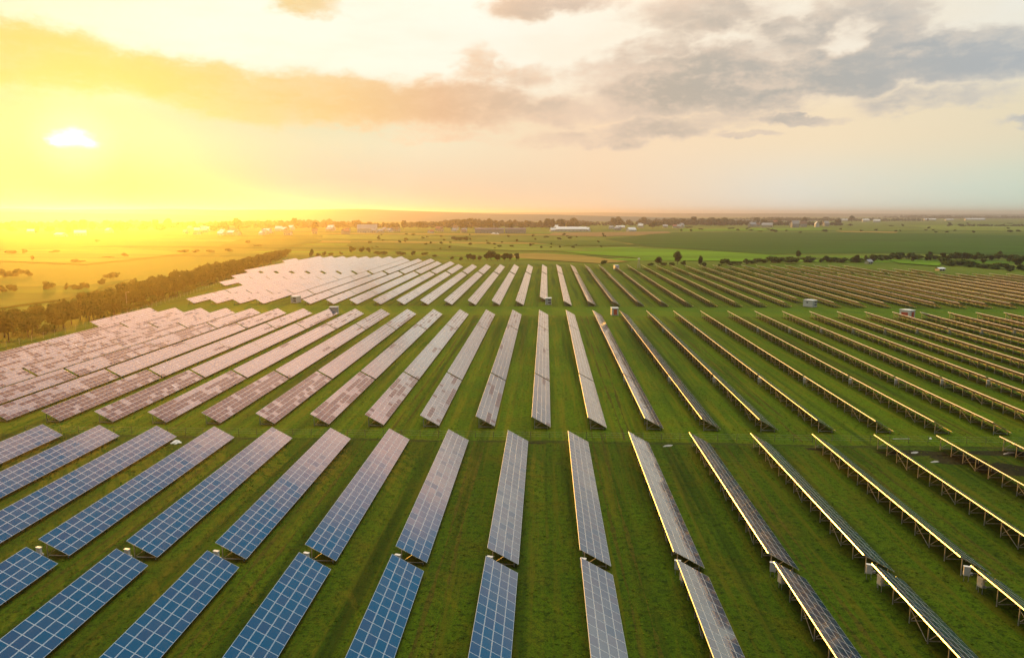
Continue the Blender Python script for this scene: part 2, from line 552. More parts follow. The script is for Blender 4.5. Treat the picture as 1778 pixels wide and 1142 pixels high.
# ------------------------------------------------------------------ ground, fields, hills
def sheet(name, pts, z, m):
    mb = MB()
    mb.poly([(x, y, z) for x, y in pts])
    o = link(name, mb.mesh(name, m))
    return tag(o, kind='structure')


def build_ground():
    mb = MB()
    S = 14000
    xs = [-S, -4000, -1500, -600, -300, 0, 300, 600, 1500, 4000, S]
    ys = [-3000, -400, 0, 150, 300, 500, 750, 1200, 2500, 5000, S]
    for i in range(len(xs) - 1):
        for j in range(len(ys) - 1):
            mb.quad((xs[i], ys[j], 0), (xs[i + 1], ys[j], 0), (xs[i + 1], ys[j + 1], 0), (xs[i], ys[j + 1], 0))
    o = link('ground', mb.mesh('ground', M_PLAIN))
    tag(o, kind='structure')
    pts = [(-163, -60), (-163, 215), (-162, 262), (-176, 350), (-206, 525), (-229, 650), (-215, 690), (-190, 692), (-115, 665), (-60, 590),
           (205, 585), (275, 515), (340, 450), (400, 380), (400, -60)]
    sheet('meadow', pts, 0.03, M_GRASS)
    rnd = random.Random(4)
    edge = [(-150 + 10 * k, 126.8 + rnd.uniform(-0.8, 0.8)) for k in range(31)]
    sheet('meadow', [(-150, 20), (150, 20)] + edge[::-1], 0.034, M_GRASS_DIM)  # near part of the pasture, its darkening put into the colour


def pxpoly(pts):
    return [tuple(G(x, y).xy) for x, y in pts]


FIELDS = [
    ('field', [(1170, 404), (1500, 404), (1900, 411), (1900, 446), (1560, 440), (1330, 441), (1120, 428), (1050, 415)], M_F_DARK),
    ('field', [(850, 443), (930, 440), (1010, 444), (1092, 455), (1040, 458), (930, 451), (900, 449)], M_F_GOLD),
    ('field', [(1080, 430), (1230, 436), (1340, 443), (1320, 455), (1150, 452), (1010, 441), (940, 434)], M_F_BRIGHT),
    ('field', [(960, 404.5), (1160, 402), (1165, 405), (1050, 411), (950, 409)], M_F_TAN),
    ('field', [(760, 422), (900, 426), (1000, 432), (1050, 437), (900, 436), (740, 427)], M_F_PALE),
    ('field', [(560, 408), (690, 409), (830, 414), (640, 417), (560, 414)], M_F_PALE),
    ('field', [(610, 420), (760, 424), (850, 433), (700, 434), (600, 428)], M_F_MOSS),
    ('field', [(1450, 401), (1560, 402.5), (1556, 405), (1460, 403.5)], M_F_GOLD),
    ('field', [(880, 418), (1040, 418), (1110, 427), (980, 427)], M_F_MOSS),
    ('field', [(1560, 391), (1800, 393), (1800, 402), (1640, 400)], M_F_PALE),
    ('field', [(1180, 398), (1420, 396), (1440, 400), (1180, 402)], M_F_BRIGHT),
    ('field', [(-60, 500), (140, 498), (230, 486), (120, 520), (-60, 545)], M_F_MOSS),
    ('field', [(-60, 452), (150, 460), (330, 440), (200, 430), (-60, 438)], M_F_PALE),
    ('field', [(420, 415), (540, 410), (560, 420), (480, 432), (380, 428)], M_F_MOSS),
    ('field', [(1540, 452), (1640, 455), (1630, 463), (1560, 458)], M_F_BRIGHT),
]


def build_lanes():
    rnd = random.Random(8)
    m = ground_mat('mown_lane_grass', ((0.100, 0.175, 0.003), (0.072, 0.140, 0.003), (0.030, 0.066, 0.002), (0.115, 0.140, 0.005)), False, 0.05, 0.25)
    for x0, x1, y0, y1, x2, x3 in ((-158, 205, 290.5, 318.5, -160, 205), (-203, 200, 487.5, 491.5, -203, 200)):
        n = 40
        top, bot = [], []
        for k in range(n + 1):
            x = x0 + (x1 - x0) * k / n
            bot.append((x, y0 + rnd.uniform(-0.5, 0.5)))
            top.append((x, y1 + rnd.uniform(-0.5, 0.5)))
        sheet('grass_lane', bot + top[::-1], 0.038, m)


def build_wheel_tracks():
    rnd = random.Random(12)
    m = ground_mat('worn_grass', ((0.085, 0.092, 0.006), (0.062, 0.066, 0.005), (0.024, 0.028, 0.003), (0.095, 0.080, 0.010)), False, 0.2, 0.8)
    for x, y0, y1 in ((-11.2, 45, 126), (-32.3, 55, 126), (9.6, 45, 290), (30.2, 60, 126), (51.4, 80, 126), (-53.0, 70, 126), (14.9, 128, 290), (-27.2, 128, 290), (46.0, 128, 290), (76.8, 128, 290), (-68.6, 128, 290)):
        for off in (-0.85, 0.85):
            mb = MB()
            n = int((y1 - y0) / 1.6)
            ph = rnd.uniform(0, 6)
            P = []
            for k in range(n + 1):
                y = y0 + (y1 - y0) * k / n
                c = x + off + 0.25 * math.sin(y * 0.06 + ph) + rnd.gauss(0, 0.03)
                w = max(0.03, 0.16 + 0.10 * math.sin(y * 0.21 + ph * 2) + rnd.gauss(0, 0.05))
                P.append((c, w, y))
            for (c0, w0, ya), (c1, w1, yb) in zip(P, P[1:]):
                mb.quad((c0 - w0, ya, 0.042), (c0 + w0, ya, 0.042), (c1 + w1, yb, 0.042), (c1 - w1, yb, 0.042))
            tag(link('wheel_track', mb.mesh('wheel_track', m)), kind='structure')


def build_fields():
    for k, (n, pts, m) in enumerate(FIELDS):
        sheet(n, pxpoly(pts), 0.45 + 0.02 * k, m)
    # narrow strip fields on the plain
    r2 = random.Random(17)
    ms = [M_F_PALE, M_F_MOSS, M_F_BRIGHT, M_F_DARK, M_F_PALE, M_F_BRIGHT, M_F_MOSS, M_F_GOLD]
    for k in range(46):
        x, y = r2.uniform(-700, 1500), 640 + 1500 * r2.random() ** 1.3
        L, d, a = r2.uniform(150, 420), r2.uniform(14, 34) * (y / 1000), r2.gauss(-0.10, 0.06)
        if x > 150 and y < 1250 and x > (1250 - y) * 0.9:
            continue
        ca, sa = math.cos(a), math.sin(a)
        pts = [(x + u * ca - v * sa, y + u * sa + v * ca) for u, v in ((-L, -d), (L * 0.9, -d * r2.uniform(.6, 1)), (L, d * r2.uniform(.5, 1)), (-L * r2.uniform(.7, 1), d))]
        sheet('field', pts, 0.06 + 0.008 * k, r2.choice(ms))
    # bare wet soil beside the cross fence
    rnd = random.Random(3)
    for cx, cy, rx, ry in ((62.0, 123.0, 6.5, 1.6), (67.5, 119.5, 4.6, 2.8), (72, 115.0, 4.2, 3.4), (77.5, 123.6, 7.0, 1.4), (78.5, 110.5, 4.0, 3.6), (28.5, 124.0, 1.6, 0.5), (46, 124.5, 1.8, 0.7),
                           (-2.4, 125.5, 3.0, 0.5)):
        pts = []
        for k in range(14):
            t = 2 * math.pi * k / 14
            r = rnd.uniform(0.65, 1.2)
            pts.append((cx + rx * r * math.cos(t), cy + ry * r * math.sin(t)))
        sheet('soil_patch', pts, 0.045, M_DIRT)
    # a slightly sunken track across the field
    mb = MB()
    n = 60
    for k in range(n):
        x0, x1 = -150 + k * 5.0, -150 + (k + 1) * 5.0
        w0, w1 = (0.5 + 0.35 * math.sin(k * 1.7) * math.cos(k * 0.6), 0.5 + 0.35 * math.sin((k + 1) * 1.7) * math.cos((k + 1) * 0.6))
        y0, y1 = (126.3 + 0.3 * math.sin(k * 0.9), 126.3 + 0.3 * math.sin((k + 1) * 0.9))
        mb.quad((x0, y0 - w0, 0.04), (x1, y1 - w1, 0.04), (x1, y1 + w1, 0.04), (x0, y0 + w0, 0.04))
    tag(link('track', mb.mesh('track', ground_mat('track_grass', ((0.05, 0.07, 0.008), (0.036, 0.055, 0.006), (0.02, 0.032, 0.004), (0.06, 0.055, 0.012)), False, 0.1))), kind='structure')


def ridge(name, x0, x1, y0, depth, hfun, seed, m, n=120):
    """a long low hill: cross-section rises and falls over its depth"""
    mb = MB()
    rnd = random.Random(seed)
    ph = [rnd.uniform(0, 6.28) for _ in range(6)]
    prof = [(0.0, 0.0), (0.15, 0.45), (0.35, 0.9), (0.5, 1.0), (0.7, 0.8), (1.0, 0.0)]
    for k in range(n + 1):
        t = k / n
        x = x0 + (x1 - x0) * t
        h = hfun(t) * (1 + 0.05 * math.sin(11 * t + ph[0]) + 0.04 * math.sin(27 * t + ph[1]) + 0.02 * math.sin(63 * t + ph[2]))
        for q, s in prof:
            mb.v.append((x, y0 + depth * q + 200 * math.sin(5 * t + ph[3]), h * s - 0.5))
    c = len(prof)
    for k in range(n):
        for q in range(c - 1):
            a = k * c + q
            mb.f.append((a, a + c, a + c + 1, a + 1))
            mb.m.append(0)
    return tag(link(name, mb.mesh(name, m, True)), kind='structure')


def build_tufts():
    rnd = random.Random(21)
    mb = MB()
    for k in range(52000):
        y = 42 + 190 * rnd.random() ** 1.7
        half = 22 + 0.72 * y
        x = rnd.uniform(-half, half) - 0.03 * y
        g = 0.5 + 0.5 * math.sin(x * 0.7 + 2 * math.sin(y * 0.31)) * math.sin(y * 0.45 + math.sin(x * 0.9))
        if rnd.random() > 0.5 + 0.5 * g:
            continue
        s = rnd.uniform(0.10, 0.24)
        for q in range(3):
            a = rnd.uniform(0, 6.28)
            dx, dy = math.cos(a) * s, math.sin(a) * s
            h = s * rnd.uniform(0.25, 0.6)
            mb.quad((x - dy * .5, y + dx * .5, 0.015), (x + dy * .5, y - dx * .5, 0.015), (x + dx + dy * .35, y + dy - dx * .35, h), (x + dx - dy * .35, y + dy + dx * .35, h))
    tag(link('grass', mb.mesh('grass', M_TUFT)), 'rough grass tufts growing between the solar rows', 'grass', kind='stuff')


build_ground()
build_lanes()
build_wheel_tracks()
build_fields()
build_tufts()
hl = lambda t: 71 * min(1, (1 - t) * 2.2 + 0.02) * (0.9 + 0.1 * math.sin(6 * t))
ridge('hills', -4300, 1500, 3900, 1400, hl, 1, M_HILL)
ridge('hills', -3000, 9500, 9500, 2500, lambda t: 60 * (0.75 + 0.25 * math.cos(3.2 * t)), 2, M_HILL)
ridge('hills', -4600, -700, 3350, 600, lambda t: 46 * math.sin(math.pi * min(1, t * 1.05)) ** 0.7, 4, M_HILL)

# ------------------------------------------------------------------ solar tables
TILT = R(29.0)
CT, ST = math.cos(TILT), math.sin(TILT)
ZHI = 2.5
MW, ML = 1.01, 1.65           # module pitch across the slope and along the row
NR = 4
PITCH_X = 10.42


def tp(u, v, w=0.0):
    """point on a table: u down the slope from the high edge, v along the row, w above the glass plane"""
    return Vector((u * CT + w * ST, v, ZHI - u * ST + w * CT))


def module_mesh():
    mb = MB()
    a, b, t, fr = 0.985 / 2, 1.632 / 2, 0.04, 0.034
    mb.box((0, 0, -t / 2), (2 * a, 2 * b, t), 0)
    mb.quad((-a + fr, -b + fr, 0.003), (a - fr, -b + fr, 0.003), (a - fr, b - fr, 0.003), (-a + fr, b - fr, 0.003), 1)
    mb.quad((-a + fr, b - fr, -t - 0.003), (a - fr, b - fr, -t - 0.003), (a - fr, -b + fr, -t - 0.003), (-a + fr, -b + fr, -t - 0.003), 2)
    return mb.mesh('solar_panel', [M_ALU, M_GLASS_N, M_BACK])


def sheet_mesh(n, seed, share=0.03):
    """all the panels of one farther table; every panel lies at its own tiny angle"""
    rnd = random.Random(seed)
    mb = MB()
    at = []
    state = 0.0
    for r in range(NR):
        for k in range(n):
            if rnd.random() < 0.30:
                state = 1.0 if rnd.random() < share * (0.5 + rnd.random()) else 0.0
            u0, u1 = r * MW + 0.012, (r + 1) * MW - 0.012
            v0, v1 = k * ML + 0.009, (k + 1) * ML - 0.009
            c = tp((u0 + u1) / 2, (v0 + v1) / 2, -0.02)
            q = len(mb.f)
            mb.box(c, (u1 - u0, v1 - v0, 0.04), 0, Matrix.Rotation(TILT, 3, 'Y'))
            fr = 0.034
            j1, j2 = rnd.gauss(0, 0.003), rnd.gauss(0, 0.003)
            g = [tp(u, v, 0.006 + (su * j1 * 0.45 + sv * j2 * 0.8)) for u, v, su, sv in
                 ((u0 + fr, v0 + fr, -1, -1), (u1 - fr, v0 + fr, 1, -1), (u1 - fr, v1 - fr, 1, 1), (u0 + fr, v1 - fr, -1, 1))]
            mb.quad(*g, 1)
            g = [tp(u, v, -0.044) for u, v in ((u0 + fr, v1 - fr), (u1 - fr, v1 - fr), (u1 - fr, v0 + fr), (u0 + fr, v0 + fr))]
            mb.quad(*g, 2)
            at += [rnd.random()] * (len(mb.f) - q)
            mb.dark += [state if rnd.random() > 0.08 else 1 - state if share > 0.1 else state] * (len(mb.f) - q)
    mb.attr = at
    return mb.mesh('panel_surface', [M_ALU, M_GLASS_F, M_BACK])


UR, UF = 0.75, 3.55           # where rear and front posts meet the slope


def post_mb(u, mb=None):
    mb = mb or MB()
    t = tp(u, 0, -0.20)
    mb.box((t.x, 0, t.z / 2 - 0.15), (0.10, 0.075, t.z + 0.3))
    return mb


def rafter_mb(mb=None):
    mb = mb or MB()
    mb.bar(tp(0.12, 0.0, -0.155), tp(3.95, 0.0, -0.155), 0.07, 0.10)
    return mb


def brace_mb(mb=None):
    mb = mb or MB()
    r = tp(UR, 0, 0)
    q = tp(2.25, 0, -0.21)
    mb.bar((r.x + 0.052, 0.0, 0.42), q, 0.055, 0.055)
    return mb


def beam_mb(mb=None):
    mb = mb or MB()
    r, f = tp(UR, 0, 0), tp(UF, 0, 0)
    mb.box(((r.x + f.x) / 2, 0.0, 0.27), (f.x - r.x - 0.102, 0.06, 0.09))
    return mb


def purlin_mesh(n, u, name='purlin'):
    mb = MB()
    L = n * ML
    c = tp(u, L / 2, -0.073)
    mb.box(c, (0.07, L - 0.02, 0.06), 0, Matrix.Rotation(TILT, 3, 'Y'))
    return mb.mesh(name, M_ALU)


def edge_brace_mesh(L):
    """slanting wind brace in the row direction between two rear posts"""
    mb = MB()
    r = tp(UR, 0, -0.3)
    mb.bar((r.x - 0.07, 0, 0.25), (r.x - 0.07, L, r.z - 0.1), 0.045, 0.045)
    return mb.mesh('wind_brace', M_STEEL)


ME_MODULE = module_mesh()
ME_REAR, ME_FRONT = post_mb(UR).mesh('rear_post', M_STEEL), post_mb(UF).mesh('front_post', M_STEEL)
ME_RAFTER, ME_BRACE, ME_BEAM = rafter_mb().mesh('support_frame', M_STEEL), brace_mb().mesh('brace', M_STEEL), beam_mb().mesh('cross_beam', M_STEEL)
_mb = post_mb(UR)
for _f in (rafter_mb, brace_mb, beam_mb):
    _f(_mb)
post_mb(UF, _mb)
ME_FRAME = _mb.mesh('support_frame', M_STEEL)
SHEETS = {}
PURL = {}


def bays(n):
    k = n // 2
    return [0.55 + (n * ML - 1.1) * i / (k - 1) for i in range(k)]


def get_purl(n):
    if n not in PURL:
        PURL[n] = [purlin_mesh(n, u) for u in (0.075, 1.35, 2.70, 3.96)]
    return PURL[n]


def add_supports(root, n, detail):
    ys = bays(n)
    for v in ys:
        if detail:
            fr = kid('support_frame', ME_RAFTER, root, (0, v, 0))
            kid('rear_post', ME_REAR, fr)
            kid('front_post', ME_FRONT, fr)
            kid('brace', ME_BRACE, fr)
            kid('cross_beam', ME_BEAM, fr)
        else:
            kid('support_frame', ME_FRAME, root, (0, v, 0))
    sp = ys[1] - ys[0]
    if sp not in PURL:
        PURL[sp] = edge_brace_mesh(sp)
    for i in range(2, len(ys) - 1, 4):
        kid('wind_brace', PURL[sp], root, (0, ys[i], 0))


def near_table(n, seed):
    rnd = random.Random(seed)
    root = link('solar_table', None)
    for r in range(NR):
        for k in range(n):
            c = tp((r + 0.5) * MW, (k + 0.5) * ML)
            kid('solar_panel', ME_MODULE, root, c, (rnd.gauss(0, 0.0022), TILT + rnd.gauss(0, 0.0022), 0))
    for me in get_purl(n):
        kid('purlin', me, root)
    add_supports(root, n, True)
    return root


def far_table(n, variant, share):
    root = link('solar_table', None)
    key = (n, variant, share)
    if key not in SHEETS:
        SHEETS[key] = sheet_mesh(n, 100 + variant * 7 + n + int(share * 100), share)
    kid('panel_surface', SHEETS[key], root)
    for me in get_purl(n)[::3]:
        kid('purlin', me, root)
    add_supports(root, n, False)
    return root


def interp(x, pts):
    if x <= pts[0][0]:
        return pts[0][1]
    for (a, b), (c, d) in zip(pts, pts[1:]):
        if x <= c:
            return b + (d - b) * (x - a) / (c - a)
    return pts[-1][1]


LEFT_EDGE = [(200, -152), (255, -160.5), (290, -158), (324, -160.5), (345, -162), (415, -182), (500, -203), (530, -206), (620, -214), (700, -214)]
FAR_EDGE = [(-216, 640), (-187, 675), (-120, 647), (-78, 605), (-60, 560), (203, 566), (265, 497), (300, 466), (340, 440)]


def in_frame(X, Y0, n):
    pts = [proj((X + dx, Y0 + dv * n * ML, z)) for dx, z in ((0, 2.5), (3.5, 0.5)) for dv in (0, 0.33, 0.66, 1)]
    return any(p and -12 < p[0] < 1790 and -10 < p[1] < 1150 for p in pts)


def row_phrase(j):
    if j == 0:
        return 'in the near-vertical row'
    return '%s row %s of the near-vertical row' % (ORD[abs(j)], 'right' if j > 0 else 'left')


SPECS = []      # (distance, X, Y0, n, block, index, j)
for i in range(-8, 9):
    X = -6.35 + PITCH_X * i
    dy = 0.03 * (i - 2)
    for blk, Y0, n in (('A', 76.9 - 20 * ML, 20), ('B', 78.9, 28)):
        if in_frame(X, Y0 + dy, n):
            SPECS.append([0, X, Y0 + dy, n, blk, 0, i])
for j in range(-17, 20):
    X = -2.4 + PITCH_X * j
    Y = 133.8
    for q, (n, gap) in enumerate(((23, 0.95), (23, 0.22), (23, 0.85), (24, 0))):
        if X >= interp(Y, LEFT_EDGE) - 2.0 and in_frame(X, Y, n):
            SPECS.append([0, X, Y, n, 'M', q, j])
        Y += n * ML + gap
for j in range(-22, 32):
    X = -2.5 + PITCH_X * j
    Y = 320.0
    for q, (n, gap) in enumerate(((24, 1.0), (24, 0.3), (24, 1.0), (24, 6.0), (20, 0.5), (20, 0.8), (20, 0.5), (20, 0.5), (20, 0.5))):
        Ys, ns = Y, n
        if q == 0 and j in (-11, 0, 11):
            Ys, ns = Y + 16 * 1.0, 14
        if X >= interp(Y, LEFT_EDGE) - 2.0 and Y + 0.8 * n * ML <= interp(X, FAR_EDGE) and in_frame(X, Y, n):
            SPECS.append([0, X, Ys, ns, 'F', q, j])
        Y += n * ML + gap
for s in SPECS:
    s[0] = (Vector((s[1], s[2] + s[3] * ML / 2, 1.5)) - Vector((0, 0, H))).length
SPECS.sort(key=lambda s: s[0])
INDIV, REST = SPECS[:300], SPECS[300:]
print('tables', len(SPECS), 'rest', len(REST))

PROTO = {}
BLOCK = {'A': 'bottom-edge block', 'B': 'second block up', 'M': 'middle block', 'F': 'far block'}


def table_label(blk, q, j, X, Y):
    az = math.degrees(math.atan2(X, Y))
    if blk in 'AB':
        look = 'deep blue' if blk == 'A' and j <= 1 else ('grey-blue' if j <= 1 else 'dark steep-angled')
        return '%s solar table, %s, %s' % (look, BLOCK[blk], row_phrase(j))
    look = 'pale pinkish' if az < 3 else ('grey-green' if az < 12 else 'edge-on')
    return '%s solar table, %s, %s table up, %s' % (look, BLOCK[blk], ORD[q + 1], row_phrase(j))


for dist, X, Y, n, blk, q, j in INDIV:
    share = 0.03
    if blk == 'M':
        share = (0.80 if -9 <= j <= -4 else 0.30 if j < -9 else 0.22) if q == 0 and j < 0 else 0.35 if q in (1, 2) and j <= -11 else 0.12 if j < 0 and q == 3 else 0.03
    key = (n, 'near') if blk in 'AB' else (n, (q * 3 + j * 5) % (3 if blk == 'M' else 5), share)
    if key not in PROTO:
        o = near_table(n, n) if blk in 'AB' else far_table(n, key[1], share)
        PROTO[key] = o
    else:
        o = copy_tree(PROTO[key])
    o.location = (X, Y, 0.03)
    tag(o, table_label(blk, q, j, X, Y), 'solar table', 'solar tables standing in rows on the grass')

if REST:
    mb = MB()
    at = []
    rnd = random.Random(11)
    for dist, X, Y, n, blk, q, j in REST:
        v0 = Vector((X, Y, 0.03))
        for r in range(NR):
            for k in range(n):
                u0, u1 = r * MW + 0.04, (r + 1) * MW - 0.04
                a, b = k * ML + 0.04, (k + 1) * ML - 0.04
                j1, j2 = rnd.gauss(0, 0.003), rnd.gauss(0, 0.003)
                g = [tp(u, v, 0.01 + (su * j1 * 0.45 + sv * j2 * 0.8)) + v0 for u, v, su, sv in ((u0, a, -1, -1), (u1, a, 1, -1), (u1, b, 1, 1), (u0, b, -1, 1))]
                mb.quad(*g, 1)
                at.append(rnd.random())
        k0 = len(mb.f)
        L = n * ML
        mb.box(tp(2.02, L / 2, -0.03) + v0, (4.04, L, 0.06), 0, Matrix.Rotation(TILT, 3, 'Y'))
        for v in bays(n)[::2]:
            for u in (UR, UF):
                t = tp(u, 0, -0.2)
                mb.box((X + t.x, Y + v, t.z / 2), (0.10, 0.08, t.z), 2)
            r_ = tp(UR, 0, 0)
            mb.bar((X + r_.x + 0.05, Y + v, 0.42), tp(2.25, 0, -0.21) + v0 + Vector((0, v, 0)), 0.055, 0.055, 2)
        at += [0.5] * (len(mb.f) - k0)
    mb.attr = at
    o = link('solar_tables', mb.mesh('solar_tables', [M_ALU, M_GLASS_F, M_STEEL]))
    tag(o, 'hazy rows of small pale solar tables at the farthest end of the solar field', 'solar tables', kind='stuff')


# ------------------------------------------------------------------ inverters
def inverter_proto():
    root = link('inverter_cabinet', None)
    b = MB()
    b.box((0, 0, 1.22), (0.62, 0.28, 1.0))
    b.box((0, 0, 1.755), (0.70, 0.36, 0.05))
    kid('body', b.mesh('body', M_WHITE), root)
    d = MB()
    d.box((0, -0.152, 1.22), (0.54, 0.018, 0.9))
    dr = kid('door', d.mesh('door', M_GREYBOX), root)
    h = MB()
    h.box((0.2, -0.175, 1.2), (0.03, 0.025, 0.14))
    kid('handle', h.mesh('handle', M_DARK), dr)
    p = MB()
    for x in (-0.22, 0.22):
        p.box((x, 0.02, 0.34), (0.05, 0.05, 0.76))
    kid('leg', p.mesh('leg', M_STEEL), root)
    j = MB()
    j.tube((0.5, -0.05, 0.95), (0.5, 0.10, 0.95), 0.14, 0.14, 12)
    j.bar((0.31, 0.0, 0.95), (0.40, 0.0, 0.95), 0.05)
    kid('fan_unit', j.mesh('fan_unit', M_GREYBOX), root)
    return root


INV = inverter_proto()
_first = [True]


def place_inv(x, y, rz, label):
    o = INV if _first[0] else copy_tree(INV)
    _first[0] = False
    o.location = (x, y, 0.03)
    o.rotation_euler = (0, 0, rz)
    tag(o, label, 'inverter', 'inverter cabinets at the gaps between tables')


have = {(b, q, j) for _, X, Y, n, b, q, j in SPECS}
for i in range(-6, 7):
    if ('A', 0, i) not in have:
        continue
    X = -6.35 + PITCH_X * i
    place_inv(X + 0.35, 78.15, -0.3, 'white inverter cabinet under the high edge, nearest gap, %s' % row_phrase(i).replace('in the near-vertical row', 'near-vertical row'))
    place_inv(X + 0.42, 75.6, -1.2, 'second white inverter cabinet, just below the nearest gap, %s' % row_phrase(i).replace('in the near-vertical row', 'near-vertical row'))
for j in range(-15, 19):
    X = -2.4 + PITCH_X * j
    for q, yy in ((0, 172.2), (2, 248.6)):
        if ('M', q, j) in have and ('M', q + 1, j) in have and j != -15:
            place_inv(X + (0.35 if j >= 0 else 0.6), yy, -0.4, 'white inverter cabinet, middle block, %s gap up, %s' % ('first' if q == 0 else 'third', row_phrase(j).replace('in the near-vertical row', 'near-vertical row')))

# ------------------------------------------------------------------ transformer kiosks
def kiosk(loc, rz, door, label, w=2.5, d=3.6, h=2.5, wallm=None):
    root = link('transformer_kiosk', None, None, loc, (0, 0, rz))
    wm = wallm or M_WHITE
    b = MB()
    b.box((0, 0, 0.12), (w + 0.2, d + 0.2, 0.24))
    kid('plinth', b.mesh('plinth', M_CONC), root)
    b = MB()
    b.box((0, 0, 0.24 + h / 2), (w, d, h))
    kid('body', b.mesh('body', wm), root)
    b = MB()
    z = 0.24 + h
    b.box((0, 0, z + 0.06), (w + 0.35, d + 0.35, 0.12))
    b.poly([(-w / 2 - .1, -d / 2 - .1, z + .12), (w / 2 + .1, -d / 2 - .1, z + .12), (w / 2 - .4, 0, z + .34), (-w / 2 + .4, 0, z + .34)])
    b.poly([(w / 2 + .1, d / 2 + .1, z + .12), (-w / 2 - .1, d / 2 + .1, z + .12), (-w / 2 + .4, 0, z + .34), (w / 2 - .4, 0, z + .34)])
    b.poly([(w / 2 + .1, -d / 2 - .1, z + .12), (w / 2 + .1, d / 2 + .1, z + .12), (w / 2 - .4, 0, z + .34)])
    b.poly([(-w / 2 - .1, d / 2 + .1, z + .12), (-w / 2 - .1, -d / 2 - .1, z + .12), (-w / 2 + .4, 0, z + .34)])
    kid('roof', b.mesh('roof', wm), root)
    if door == 'louvre':
        for zz in (0.95, 2.05):
            b = MB()
            b.box((w * 0.18, -d / 2 - 0.012, zz), (w * 0.5, 0.03, 0.62))
            kid('vent', b.mesh('vent', M_DARK), root)
        b = MB()
        b.box((-w * 0.28, -d / 2 - 0.012, 1.3), (0.75, 0.03, 2.0))
        kid('door', b.mesh('door', M_GREYBOX), root)
        b = MB()
        b.box((-w / 2 - 0.012, 0.3, 1.9), (0.03, 0.7, 0.5))
        kid('vent', b.mesh('vent', M_DARK), root)
    elif door == 'red':
        b = MB()
        b.box((0.12, -d / 2 - 0.015, 1.35), (w * 0.52, 0.036, 2.1))
        dr = kid('door', b.mesh('door', M_RED), root)
        b = MB()
        b.box((0.12, -d / 2 - 0.045, 1.25), (0.06, 0.03, 0.22))
        kid('handle', b.mesh('handle', M_DARK), dr)
        b = MB()
        b.box((-w / 2 - 0.015, 0.1, 1.35), (0.036, d * 0.62, 1.6))
        kid('side_panel', b.mesh('side_panel', M_RED if w > 2.7 else wm), root)
    else:
        b = MB()
        b.box((0.0, -d / 2 - 0.012, 1.3), (1.0, 0.03, 2.0))
        kid('door', b.mesh('door', M_GREYBOX), root)
    return tag(root, label, 'transformer kiosk', 'transformer kiosks on the grass lanes')


kiosk((-112.4, 328.5, 0.03), -0.25, 'louvre', 'white kiosk with dark vents beside the pale glaring tables on the left', 2.8, 3.8, 2.6)
kiosk((-84.6, 292.0, 0.03), 0.1, 'plain', 'kiosk with flat white roof behind a table end, left grass lane', 3.2, 3.4, 2.5, M_GREYBOX)
kiosk((1.3, 327.2, 0.03), 0.0, 'louvre', 'narrow white kiosk with two dark vents at the foot of the near-vertical row', 2.6, 3.4, 2.6)
kiosk((27.4, 293.6, 0.03), 0.05, 'red', 'small white kiosk with one red door near the middle of the grass lane', 2.6, 3.2, 2.6)
kiosk((114.2, 324.2, 0.03), 0.62, 'louvre', 'white kiosk with black vents at the ends of the right edge-on rows', 3.2, 4.6, 2.6)
kiosk((139.7, 291.2, 0.03), 0.55, 'red', 'kiosk with red doors and red side panel, right end of grass lane', 3.0, 4.4, 2.7)
kiosk((50.8, 538.0, 0.03), 0.2, 'plain', 'tiny far white kiosk at the far end of the solar rows', 3.0, 4.0, 2.7)


# ------------------------------------------------------------------ fences, poles, small things
def fence(name, pts, step, h, label, wires=3, pr=0.045, postm=M_WOOD):
    root = link(name, None, None, (pts[0][0], pts[0][1], 0))
    base = Vector((pts[0][0], pts[0][1], 0))
    pm = MB()
    pm.tube((0, 0, -0.2), (0, 0, h), pr, pr * 0.85, 6)
    pme = pm.mesh('post', postm)
    rnd = random.Random(5)
    wm = MB()
    for (x0, y0), (x1, y1) in zip(pts, pts[1:]):
        L = math.hypot(x1 - x0, y1 - y0)
        k = max(1, int(L / step))
        P = [Vector((x0 + (x1 - x0) * i / k, y0 + (y1 - y0) * i / k, 0)) - base for i in range(k + 1)]
        for p in P[:-1]:
            kid('post', pme, root, p, (rnd.gauss(0, 0.03), rnd.gauss(0, 0.03), 0))
        for a, b in zip(P, P[1:]):
            for w in range(wires):
                z = h * (0.35 + 0.6 * w / max(1, wires - 1))
                wm.bar(a + Vector((0, 0, z)), b + Vector((0, 0, z)), 0.012)
    kid('wire', wm.mesh('wire', M_STEEL), root)
    return tag(root, label, 'fence')


fence('wire_fence', [(-95, 127.6), (100, 128.6)], 3.3, 1.35, 'low wire fence with thin posts crossing the grass between two table blocks')
fence('mesh_fence', [(-161.5, 196), (-161.3, 262), (-174.5, 350), (-204, 525), (-227, 646)], 5.2, 2.0,
      'boundary fence along the foot of the tree belt on the left', 4, 0.05, M_STEEL)


def pole(x, y, h, label, lean=0.0):
    root = link('lamp_post', None, None, (x, y, 0), (0, lean, 0.4))
    b = MB()
    b.tube((0, 0, -0.1), (0, 0, h), 0.10, 0.055, 8)
    kid('pole', b.mesh('pole', M_CONC), root)
    b = MB()
    b.bar((0, 0, h - 0.1), (0.9, 0, h + 0.12), 0.05)
    a = kid('arm', b.mesh('arm', M_STEEL), root)
    b = MB()
    b.box((1.05, 0, h + 0.12), (0.5, 0.2, 0.1))
    kid('lamp_head', b.mesh('lamp_head', M_GREYBOX), a)
    return tag(root, label, 'lamp post', 'lamp posts along the boundary fence')


p = G(221, 541)
pole(p.x, p.y, 8.0, 'tall pale lamp post before the tree belt, nearest of the three')
p = G(318, 504)
pole(p.x, p.y, 7.5, 'pale lamp post leaning over before the tree belt, middle of three', -0.28)
p = G(463, 458)
pole(p.x, p.y, 7.5, 'farthest pale lamp post near the end of the tree belt')


